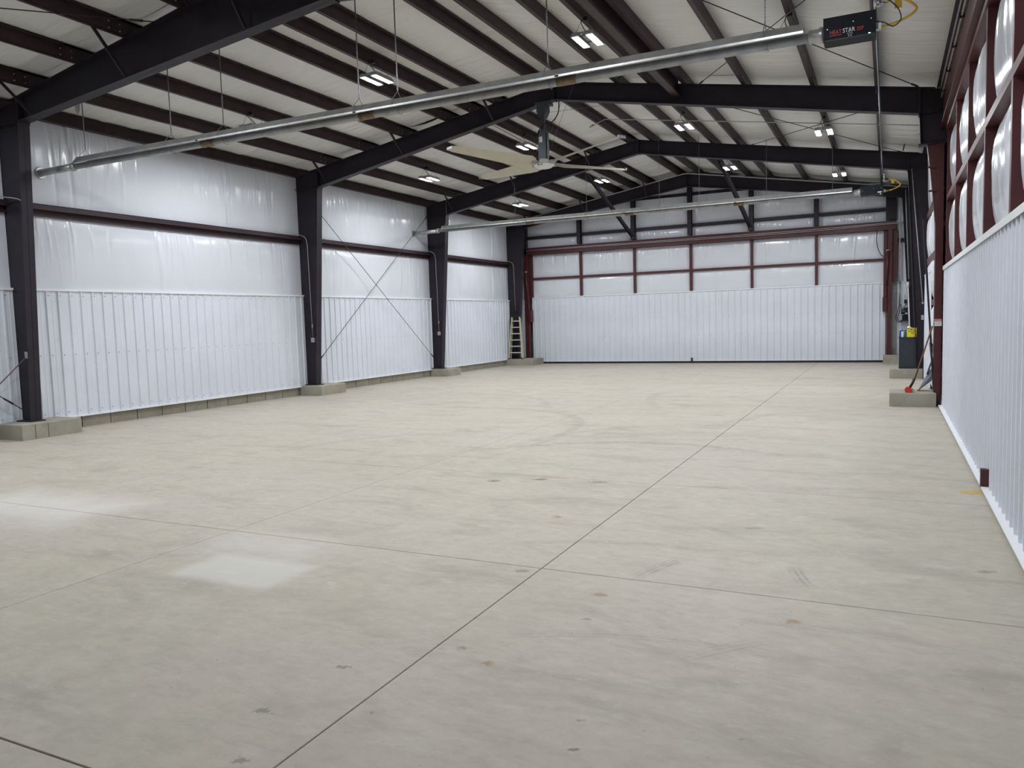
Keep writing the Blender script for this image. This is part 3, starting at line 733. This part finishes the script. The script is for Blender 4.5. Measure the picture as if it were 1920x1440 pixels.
# ------------------------------------------------------------------ radiant tube heaters
def heater(y, z, chains, label, logo, near):
    t = thing('tube_heater', label, 'heater', (-6.6, y, z), 'suspended radiant tube heaters')
    xb0, xb1 = -.64, -.14
    part('radiant_tube', MB().tube([(-12.9, y, z - .015), (xb0 - .12, y, z - .015)], .051, 14), TUBE, t)
    fl = part('flue_pipe', MB().tube([(-13.9, y - .02, z - .03), (-12.9, y, z - .015)], .062, 14), GALV, t)
    part('flue_collar', MB().lathe([(.10, -.02), (.11, 0), (.10, .02)], (-13.86, y - .02, z - .03), 16, 'x'), GALV, fl)
    part('pipe_clamp', MB().lathe([(.075, -.03), (.078, 0), (.075, .03)], (-12.95, y, z - .015), 16, 'x'), GALV, fl)
    prof = [(-.165, -.005), (-.165, .02), (-.085, .115), (.085, .115), (.165, .02), (.165, -.005)]
    inner = [(a * .965, b - (.006 if b > .05 else 0)) for a, b in prof]
    segs = [(-12.75, -9.75), (-9.80, -6.70), (-6.75, -3.65), (-3.70, xb0 - .20)]
    for i, (a, b) in enumerate(segs):
        dz = .003 * (i % 2)
        part('reflector', MB().prism([(y + p, z + q + dz) for p, q in prof] + [(y + p, z + q + dz) for p, q in inner[::-1]], 'x', a, b), GALV, t)
    for x in (-9.70, -6.62, -3.60): part('tube_coupling', MB().tube([(x - .13, y, z - .015), (x + .13, y, z - .015)], .0555, 14), RUST, t)
    # burner
    bx = part('burner_box', MB().box(xb0, xb1, y - .13, y + .13, z - .115, z + .115), NAVY, t)
    part('box_lip', MB().box(xb0 + .02, xb1, y - .135, y - .13, z - .122, z - .115).box(xb0 - .004, xb0, y - .13, y + .13, z - .115, z + .115), BLACK, bx)
    part('burner_neck', MB().lathe([(.055, -.16), (.07, -.15), (.07, -.06), (.085, -.05), (.085, 0)], (xb0, y, z - .01), 14, 'x'), GALV, t)
    part('box_screw', MB().box(xb0 + .03, xb0 + .042, y - .134, y - .13, z - .01, z + .002).box(xb1 - .05, xb1 - .038, y - .134, y - .13, z + .03, z + .042).box(-.36, -.348, y - .134, y - .13, z + .03, z + .042), GALV, bx)
    part('pilot_light', MB().box(xb1 - .07, xb1 - .05, y - .134, y - .13, z - .112, z - .104), PILOT, bx)
    if logo:
        rx = (R(90), 0, 0); yy = y - .1315
        text_part('red_lettering', 'HEAT', .058, REDT, bx, (-.58, yy, z - .062), rx, .80)
        text_part('white_lettering', 'STAR', .062, WHT, bx, (-.455, yy, z - .062), rx, .82)
        text_part('red_lettering', 'ESP', .052, REDT, bx, (-.318, yy, z - .062), rx, .85)
        part('red_underline', MB().box(-.58, -.462, yy - .001, yy, z - .078, z - .073), REDT, bx)
        st = []
        for k in range(10):
            r_ = (.030 if k % 2 == 0 else .012); an = math.pi / 2 + k * math.pi / 5; st.append((r_ * math.cos(an), r_ * math.sin(an)))
        mbs = MB(); cx, cz = -.385, z - .086
        for k in range(10):
            (a0, b0), (a1, b1) = st[k], st[(k + 1) % 10]
            mbs.add([(cx + a0, yy, cz + b0), (cx + a1, yy, cz + b1), (cx + a1 * .78, yy, cz + b1 * .78), (cx + a0 * .78, yy, cz + b0 * .78)], [(0, 1, 2, 3)])
        part('star_outline', mbs, WHT, bx)
    else:
        part('white_mark', MB().box(-.26, -.17, y - .1315, y - .13, z - .075, z - .05), WHT, bx)
    # chains and yokes
    for x in chains:
        top = zt(x) + .02
        c = part('chain', MB().tube([(x, y, z + .23), (x, y, top)], .0055, 5), WIRE, t)
        if near:
            k = MB()
            zz = z + .24
            while zz < top - .05:
                k.box(x - .009, x + .009, y - .003, y + .003, zz, zz + .02).box(x - .003, x + .003, y - .009, y + .009, zz + .018, zz + .038); zz += .036
            o = part('chain_links', k, WIRE, c); o['kind'] = 'stuff'
        part('hanger_yoke', MB().tube([(x, y - .165, z + .02), (x, y - .11, z + .13), (x, y, z + .235), (x, y + .11, z + .13), (x, y + .165, z + .02)], .005, 5), WIRE, t)
        part('tube_loop', MB().tube([(x + .03, y + .066 * math.cos(a), z - .015 + .066 * math.sin(a)) for a in np.linspace(-math.pi, 0, 9)], .004, 5), WIRE, t)
    # gas drop and hoses
    part('gas_valve', MB().box(xb1, xb1 + .05, y - .06, y + .02, z - .06, z + .0), GALV, t)
    part('gas_drop_pipe', MB().tube([(xb1 + .02, y + .02, z + .20), (xb1 + .02, y + .02, 5.16)], .016, 8).tube([(xb1 + .02, y + .02, z + .21), (xb1 + .09, y + .02, z + .21)], .016, 8), GALV, t)
    part('pipe_coupling', MB().tube([(xb1 + .02, y + .02, z + .19), (xb1 + .02, y + .02, z + .26)], .028, 8).tube([(xb1 + .02, y + .02, z + .36), (xb1 + .02, y + .02, z + .40)], .026, 8), GALV, t)
    part('gas_hose', MB().tube(bez([(xb1 + .09, y + .02, z + .21), (.02, y, z + .235), (.13, y - .01, z + .20), (.225, y - .02, z + .11), (.21, y - .02, z + .055), (.10, y - .02, z + .0), (-.03, y - .02, z - .03), (xb1 + .05, y - .02, z - .035)]), .013, 8), YELL, t)
    part('hose_tag', MB().box(.03, .10, y - .004, y + .0, z + .13, z + .215), YELL, t)
    part('power_cord', MB().tube(bez([(xb1, y - .05, z + .02), (-.06, y - .06, z - .01), (.02, y - .06, z - .06), (.09, y - .05, z + .0), (.06, y - .04, z + .12), (-.04, y, z + .25), (xb1 + .03, y + .03, z + .36)]), .006, 6), BLACK, t)
    return t
heater(9.2, 4.74, [-12.62, -10.5, -9.35, -6.75, -6.1, -3.85, -1.25], 'near silver tube heater hung on chains, lettered black burner box', True, True)
heater(21.5, 4.73, [-12.6, -10.2, -7.9, -5.75, -4.65, -2.9, -1.3], 'far silver tube heater hung on chains beyond the fan', False, False)

# gas main along the right slope
t = thing('gas_pipe', 'galvanised gas pipe running lengthwise below the right roof slope', 'pipe', (-.16, 9, 5.17))
part('pipe', MB().tube([(-.16, YB + .2, 5.17), (-.16, 22.0, 5.17)], .013, 8), DGREY, t)
for k in range(6): part('pipe_hanger', MB().tube([(-.20, 2.6 + 3.7 * k, 5.15), (-.20, 2.6 + 3.7 * k, zt(-.2) + .05)], .006, 5), BLACK, t)
# cross conduits
zz = lambda x: zt(x) - .025
t = thing('electrical_conduit', 'thin steel conduit crossing under the purlins beyond the fan', 'conduit', (RX, 19.4, ZA), 'steel conduits')
part('pipe', MB().tube([(-6.95, 19.56, zz(-6.95) - .03), (-6.62, 19.5, zz(-6.62)), (-5.5, 19.45, zz(-5.5)), (.6, 19.05, zz(.6))], .011, 6), COND, t)
part('fitting', MB().tube([(-7.05, 19.57, zz(-7.05) - .06), (-6.95, 19.56, zz(-6.95) - .03)], .03, 8), COND, t)
t = thing('electrical_conduit', 'steel conduit following the farthest rafters along both roof slopes', 'conduit', (RX, 28.3, ZA), 'steel conduits')
part('pipe', MB().tube([(-13.0, 28.27, zt(-13.0) - .05), (RX - .1, 28.27, ZA - .05), (RX + .1, 28.27, ZA - .06), (.5, 28.27, zt(.5) - .03)], .022, 8), COND, t)

# ------------------------------------------------------------------ ceiling fan
HUB = Vector((-6.85, 16.0, 5.20))
fan = thing('ceiling_fan', 'large cream four-bladed ceiling fan on a dark post under frame', 'ceiling fan', (-6.85, 16.0, 5.20))
hx, hy, hz = HUB
part('mount_clamp', MB().box(hx - .16, hx + .16, hy - .06, hy + .22, 6.47, 6.53).prism([(hx - .11, 6.47), (hx + .11, 6.47), (hx + .12, 6.33), (hx + .05, 6.20), (hx - .05, 6.20), (hx - .12, 6.33)], 'y', hy - .08, hy + .12), DGREY, fan)
part('down_post', MB().box(hx - .045, hx + .045, hy - .045, hy + .045, 5.85, 6.25).box(hx - .09, hx + .09, hy - .09, hy + .07, 5.30, 5.92).box(hx + .085, hx + .12, hy - .06, hy + .02, 5.32, 5.86), DGREY, fan)
part('nameplate', MB().box(hx - .06, hx + .01, hy - .093, hy - .09, 5.66, 5.78), WHT, fan)
part('motor_hub', MB().lathe([(.07, .12), (.11, .10), (.12, .05), (.20, .03), (.24, -.02), (.15, -.085), (.06, -.10)], HUB, 8, 'z', False), HUBW, fan)
part('hub_logo', MB().box(hx - .06, hx - .04, hy - .215, hy - .20, hz - .045, hz - .02).box(hx - .03, hx - .01, hy - .215, hy - .20, hz - .045, hz - .02).box(hx, hx + .02, hy - .215, hy - .20, hz - .045, hz - .02).box(hx + .03, hx + .05, hy - .215, hy - .20, hz - .045, hz - .02), BLACK, fan)
for k in range(4):
    a = R(62 + 90 * k); d = Vector((math.cos(a), math.sin(a), .04)); s = Vector((-math.sin(a), math.cos(a), 0)); n = Vector((0, 0, 1))
    mb = MB(); secs = []
    for r_, ch, pit in ((.30, .26, .45), (.45, .40, .45), (1.2, .36, .38), (2.30, .26, .28), (2.42, .20, .26)):
        c = HUB + d * r_
        prof = [(-.5, 0), (-.3, .035), (.1, .045), (.5, 0), (.1, -.012), (-.3, -.015)]
        secs.append([c + s * (u * ch * math.cos(pit)) + n * (u * ch * math.sin(pit) + v * .6) for u, v in prof])
    vs = [p for q in secs for p in q]; m = 6; fs = []
    for i in range(len(secs) - 1):
        for j in range(m): fs.append((i * m + j, i * m + (j + 1) % m, (i + 1) * m + (j + 1) % m, (i + 1) * m + j))
    fs += [tuple(range(m))[::-1], tuple((len(secs) - 1) * m + j for j in range(m))]
    mb.add(vs, fs)
    b = part('blade', mb, CREAM, fan)
    part('blade_root', MB().bar(HUB + d * .16, HUB + d * .36, .05, .12), GREYP, b)
    part('tip_cap', MB().bar(HUB + d * 2.41, HUB + d * 2.44, .05, .20), GREYP, b)
for p, q in (((hx, hy, 6.3), (hx + 1.0, hy + 1.2, 6.60)), ((hx, hy, 5.4), (hx + .55, hy + .1, zt(-6.3)))):
    part('guy_wire', MB().tube([p, q], .004, 5), WIRE, fan)
part('guy_wire', MB().tube([(hx + .1, hy, 5.4), (hx + .9, hy - .3, zt(hx + .9) - .02)], .004, 5), WIRE, fan)
part('power_cable', MB().tube(bez([(hx + .35, hy + .1, 6.55), (hx + .36, hy, 6.25), (hx + .22, hy - .05, 6.06), (hx + .03, hy - .06, 6.04), (hx - .08, hy - .1, 5.86), (hx - .14, hy - .1, 5.62)]), .012, 6), BLACK, fan)

# ------------------------------------------------------------------ conduits and boxes on the left columns
for i, lab in enumerate(('metal conduit and outlet box on the nearest left column', 'metal conduit and outlet box on second left column', 'metal conduit and outlet box on third left column', 'metal conduit dropping down the farthest left column')):
    y = YF[i] + (.045 if i else .085); x = -13.58
    t = thing('outlet_conduit', lab, 'conduit', (x, y, 1.4), 'conduits on the left columns')
    zb = 1.50 if i < 3 else 2.2
    xa, xz = (-13.35, -13.52) if i == 0 else (-13.60, -13.57)
    part('pipe', MB().tube(bez([(-13.79, y - .40, 4.17), (-13.74, y - .2, 4.17), (xa - .04, y - .03, 4.10), (xa, y, 3.9)], 5) + [(xz, y, zb)], .010, 6), COND, t)
    part('coupling', MB().tube([(xz, y, 1.75), (xz, y, 1.85)], .02, 6), COND, t)
    if i < 3:
        b = part('outlet_box', MB().box(x - .03, x + .075, y - .03, y + .03, 1.38, 1.50), COND, t)
        part('outlet_face', MB().box(x - .015, x + .06, y - .035, y - .03, 1.395, 1.485), GREYP, b)
solo('extension_cord', MB().tube(bez([(-13.56, 8.56, 1.42), (-13.6, 8.47, 1.38), (-13.66, 8.1, 1.02), (-13.7, 7.6, .55), (-13.66, 7.3, .08), (-13.4, 7.0, .012), (-13.1, 6.6, .012)]), .011, 6), plain('purple_cord', (.09, .05, .08), .5), 'purple extension cord drooping from the near left column outlet', 'cord', (-13.1, 6.6, 0))
# torn vinyl scrap under the roof at the near left knee
mb = MB(); mb.add([(-13.0, 9.32, 5.93), (-12.92, 9.40, 5.93), (-12.94, 9.38, 5.72), (-12.98, 9.36, 5.66), (-13.01, 9.34, 5.74), (-13.0, 9.35, 5.93), (-12.95, 9.41, 5.93)], [(0, 1, 2, 3, 4), (5, 4, 3, 2, 6)])
solo('insulation_scrap', mb, VCEIL, 'torn white insulation scrap dangling at the near left roof corner', 'scrap', (-12.97, 9.36, 5.7))

# ------------------------------------------------------------------ stepladder in the far left corner
lad = thing('stepladder', 'folded pale fibreglass stepladder standing in far left corner', 'ladder', (-13.46, 28.15, .25))
def lp(f, s): return (-13.47 + s * (.30 - .14 * f), 28.05 + .12 * f, .25 + 1.74 * f)
for s in (-1, 1):
    part('side_rail', MB().bar(lp(0, s), lp(.97, s), .075, .03, (0, 1, 0)), FIBER, lad)
    r = lambda f: (-13.47 + s * (.27 - .11 * f), 28.19 + .04 * f, .25 + 1.70 * f)
    part('rear_rail', MB().bar(r(0), r(.97), .06, .025, (0, 1, 0)), FIBER, lad)
    part('foot', MB().box(lp(0, s)[0] - .03, lp(0, s)[0] + .03, 28.01, 28.10, .25, .29), BLACK, lad)
for k in range(6):
    f = .16 + .145 * k; a, b = lp(f, -1), lp(f, 1)
    part('step', MB().box(a[0], b[0], a[1] - .05, a[1] + .06, a[2] - .035, a[2] + .005), ALU, lad)
part('top_cap', MB().box(-13.66, -13.28, 28.12, 28.27, 1.94, 1.99), BLACK, lad)
for s in (-1, 1): part('knee_brace', MB().bar(lp(.15, s), (lp(.03, s)[0] - s * .0, lp(.03, s)[1], .32), .02, .01, (0, 1, 0)), FIBER, lad)

# ------------------------------------------------------------------ cabinet and what stands on it
cb = thing('metal_cabinet', 'dark slate metal cabinet standing on the right concrete pier', 'cabinet', (.455, 22.45, .25))
part('body', MB().box(.255, .655, 22.40, 22.80, .27, 1.04), CABM, cb)
part('side_panel', MB().box(.245, .255, 22.41, 22.80, .27, 1.03), GREYP, cb)
part('top', MB().box(.245, .665, 22.39, 22.81, 1.04, 1.06), CABM, cb)
part('front_panel', MB().box(.27, .64, 22.392, 22.40, .31, 1.02), CABM, cb)
part('plinth', MB().box(.265, .645, 22.41, 22.79, .25, .27), BLACK, cb)
rb = thing('rag_box', 'yellow cardboard rag box with black lettering on dark cabinet', 'box', (.56, 22.5, 1.06))
part('carton', MB().box(.445, .66, 22.42, 22.62, 1.06, 1.29), BOXY, rb)
part('orange_corner', MB().prism([(.60, 1.062), (.659, 1.062), (.659, 1.18), (.63, 1.14)], 'y', 22.4185, 22.42), BOXO, rb)
text_part('lettering', 'RAGS', .075, BLACK, rb, (.468, 22.419, 1.185), (R(90), 0, 0), .92)
part('black_marks', MB().box(.51, .57, 22.4185, 22.42, 1.25, 1.27).box(.45, .49, 22.4185, 22.42, 1.27, 1.285).box(.53, .60, 22.4185, 22.42, 1.15, 1.165), BLACK, rb)
part('lid_flap', MB().box(.445, .66, 22.42, 22.424, 1.29, 1.305), BOXO, rb)
part('rag', MB().add([(.44, 22.47, 1.29), (.56, 22.47, 1.29), (.53, 22.50, 1.32), (.48, 22.53, 1.345), (.45, 22.5, 1.335), (.44, 22.58, 1.29), (.56, 22.58, 1.29)],
                     [(0, 1, 2, 3, 4), (5, 4, 3, 2, 6), (0, 4, 5), (1, 6, 2)], True), HUBW, rb)
for (x, y, h, m1, cap, lab) in ((.285, 22.47, .17, BLUE, BLUE, 'blue spray can at the left end of cabinet top'), (.335, 22.43, .19, HUBW, BLUE, 'white spray can with blue cap on the cabinet'), (.40, 22.45, .19, GREENC, BLUE, 'green spray can beside the yellow rag box')):
    t = thing('spray_can', lab, 'spray can', (x, y, 1.06), 'spray cans on the cabinet')
    part('can', MB().lathe([(.028, 0), (.031, .005), (.031, h * .72), (.022, h * .8)], (x, y, 1.06), 12), m1, t)
    part('cap', MB().lathe([(.023, h * .8), (.023, h), (.018, h + .005)], (x, y, 1.06), 12), cap, t)

# ------------------------------------------------------------------ hydraulic pump and plumbing on the far right corner
hp = thing('hydraulic_pump', 'black electric pump with looping hoses on far right corner wall', 'pump', (.5, 29.05, 1.5))
part('motor', MB().lathe([(.07, -.14), (.085, -.12), (.085, .12), (.07, .14)], (.52, 28.98, 1.70), 14, 'x'), BLACK, hp)
part('terminal_box', MB().box(.45, .60, 28.90, 29.02, 1.76, 1.84), BLACK, hp)
part('reservoir', MB().box(.42, .60, 28.9, 29.12, 1.42, 1.60), NAVY, hp)
part('label_plate', MB().box(.50, .57, 28.885, 28.9, 1.63, 1.66), WHT, hp)
part('belt_guard', MB().lathe([(.14, -.02), (.15, 0), (.14, .02)], (.66, 29.0, 1.47), 18, 'y'), GREYP, hp)
part('mount_shelf', MB().box(.36, .74, 28.88, 29.15, 1.38, 1.42), BLACK, hp)
for k, o_ in enumerate((0, .05)): part('hose', MB().tube(bez([(.33 + o_ * .8, 29.1, 1.95), (.29 + o_, 29.05, 1.75), (.23 + o_, 29.02, 1.5), (.30 + o_, 28.98, 1.36 + o_ * .5), (.44, 28.93, 1.40 + o_)]), .013, 6), BLACK, hp)
part('wall_plug', MB().box(.47, .56, 29.08, 29.17, 1.98, 2.10), BLACK, hp)
part('plug_cord', MB().tube(bez([(.52, 29.08, 1.98), (.50, 29.05, 1.9), (.44, 29.0, 1.82), (.43, 28.98, 1.74)]), .009, 6), BLACK, hp)
part('supply_pipe', MB().tube([(.33, 29.12, 1.92), (.33, 29.12, 2.74)], .02, 8), GALV, hp)
part('antenna', MB().tube([(.50, 29.1, 2.10), (.49, 29.1, 2.28)], .006, 6), BLACK, hp)
t = thing('white_pipe', 'white plastic pipe standing against the far right column', 'pipe', (.64, 28.3, .27))
part('pipe', MB().tube([(.665, 28.27, .28), (.56, 28.27, 2.58)], .022, 10), HUBW, t)
part('fitting', MB().tube([(.565, 28.27, 2.48), (.556, 28.27, 2.66)], .034, 10), HUBW, t)
t = thing('column_conduit', 'conduit dropping down the third right column beside the cabinet', 'conduit', (.8, 22.5, 1), 'steel conduits')
part('pipe', MB().tube([(.50, 22.31, 5.3), (.70, 22.31, 2.9), (.78, 22.31, 1.95)], .013, 6), COND, t)
part('switch_box', MB().box(.75, .81, 22.27, 22.325, 1.50, 1.62).box(.76, .80, 22.27, 22.325, 1.9, 1.95), COND, t)
t = thing('column_conduit', 'pale conduit dropping down the farthest right column', 'conduit', (.5, 28.4, 1), 'steel conduits')
part('pipe', MB().tube([(.46, 28.27, 5.6), (.48, 28.27, 5.2), (.58, 28.27, 2.75)], .014, 6), COND, t)
solo('hanging_cable', MB().tube(bez([(.30, 22.5, 5.80), (.36, 22.2, 5.98), (.50, 21.6, 6.0), (.62, 20.9, 5.86)]), .014, 6), BLACK, 'black cable looping above the third right rafter end', 'cable', (.3, 22.5, 5.8))

# ------------------------------------------------------------------ broom and shovel on the jamb pier
br = thing('push_broom', 'red-headed broom with brown handle leaning on the door jamb', 'broom', (.34, 15.98, .25))
part('handle', MB().tube([(.43, 15.98, .44), (.72, 15.955, 1.46)], .014, 8), WOOD, br)
part('socket', MB().tube([(.37, 15.98, .34), (.415, 15.98, .43), (.435, 15.98, .50)], .022, 8), BLACK, br)
part('head', MB().prism([(.29, .26), (.40, .25), (.41, .30), (.37, .345), (.31, .35), (.28, .31)], 'y', 15.90, 16.06), REDP, br)
part('bristles', MB().prism([(.37, .252), (.45, .252), (.43, .31), (.40, .33)], 'y', 15.91, 16.05), GREYP, br)
sh = thing('plastic_shovel', 'slate-blue plastic scoop shovel leaning beside the door jamb', 'shovel', (.55, 16.35, .25))
vs = [(.49, 16.28, .253), (.52, 16.44, .253), (.70, 16.47, .62), (.725, 16.38, .66), (.73, 16.26, .58), (.72, 16.24, .46)]
off = Vector((.012, 0, -.012))
part('blade', MB().add(vs + [tuple(Vector(v) + off) for v in vs], [(0, 1, 2, 3, 4, 5), (11, 10, 9, 8, 7, 6)] + [(i, i + 6, (i + 1) % 6 + 6, (i + 1) % 6) for i in range(6)]), SLATE, sh)
part('handle', MB().tube([(.66, 16.38, .55), (.735, 16.40, .80), (.70, 16.42, 1.15)], .015, 8), SLATE, sh)

bpy.context.view_layer.update()
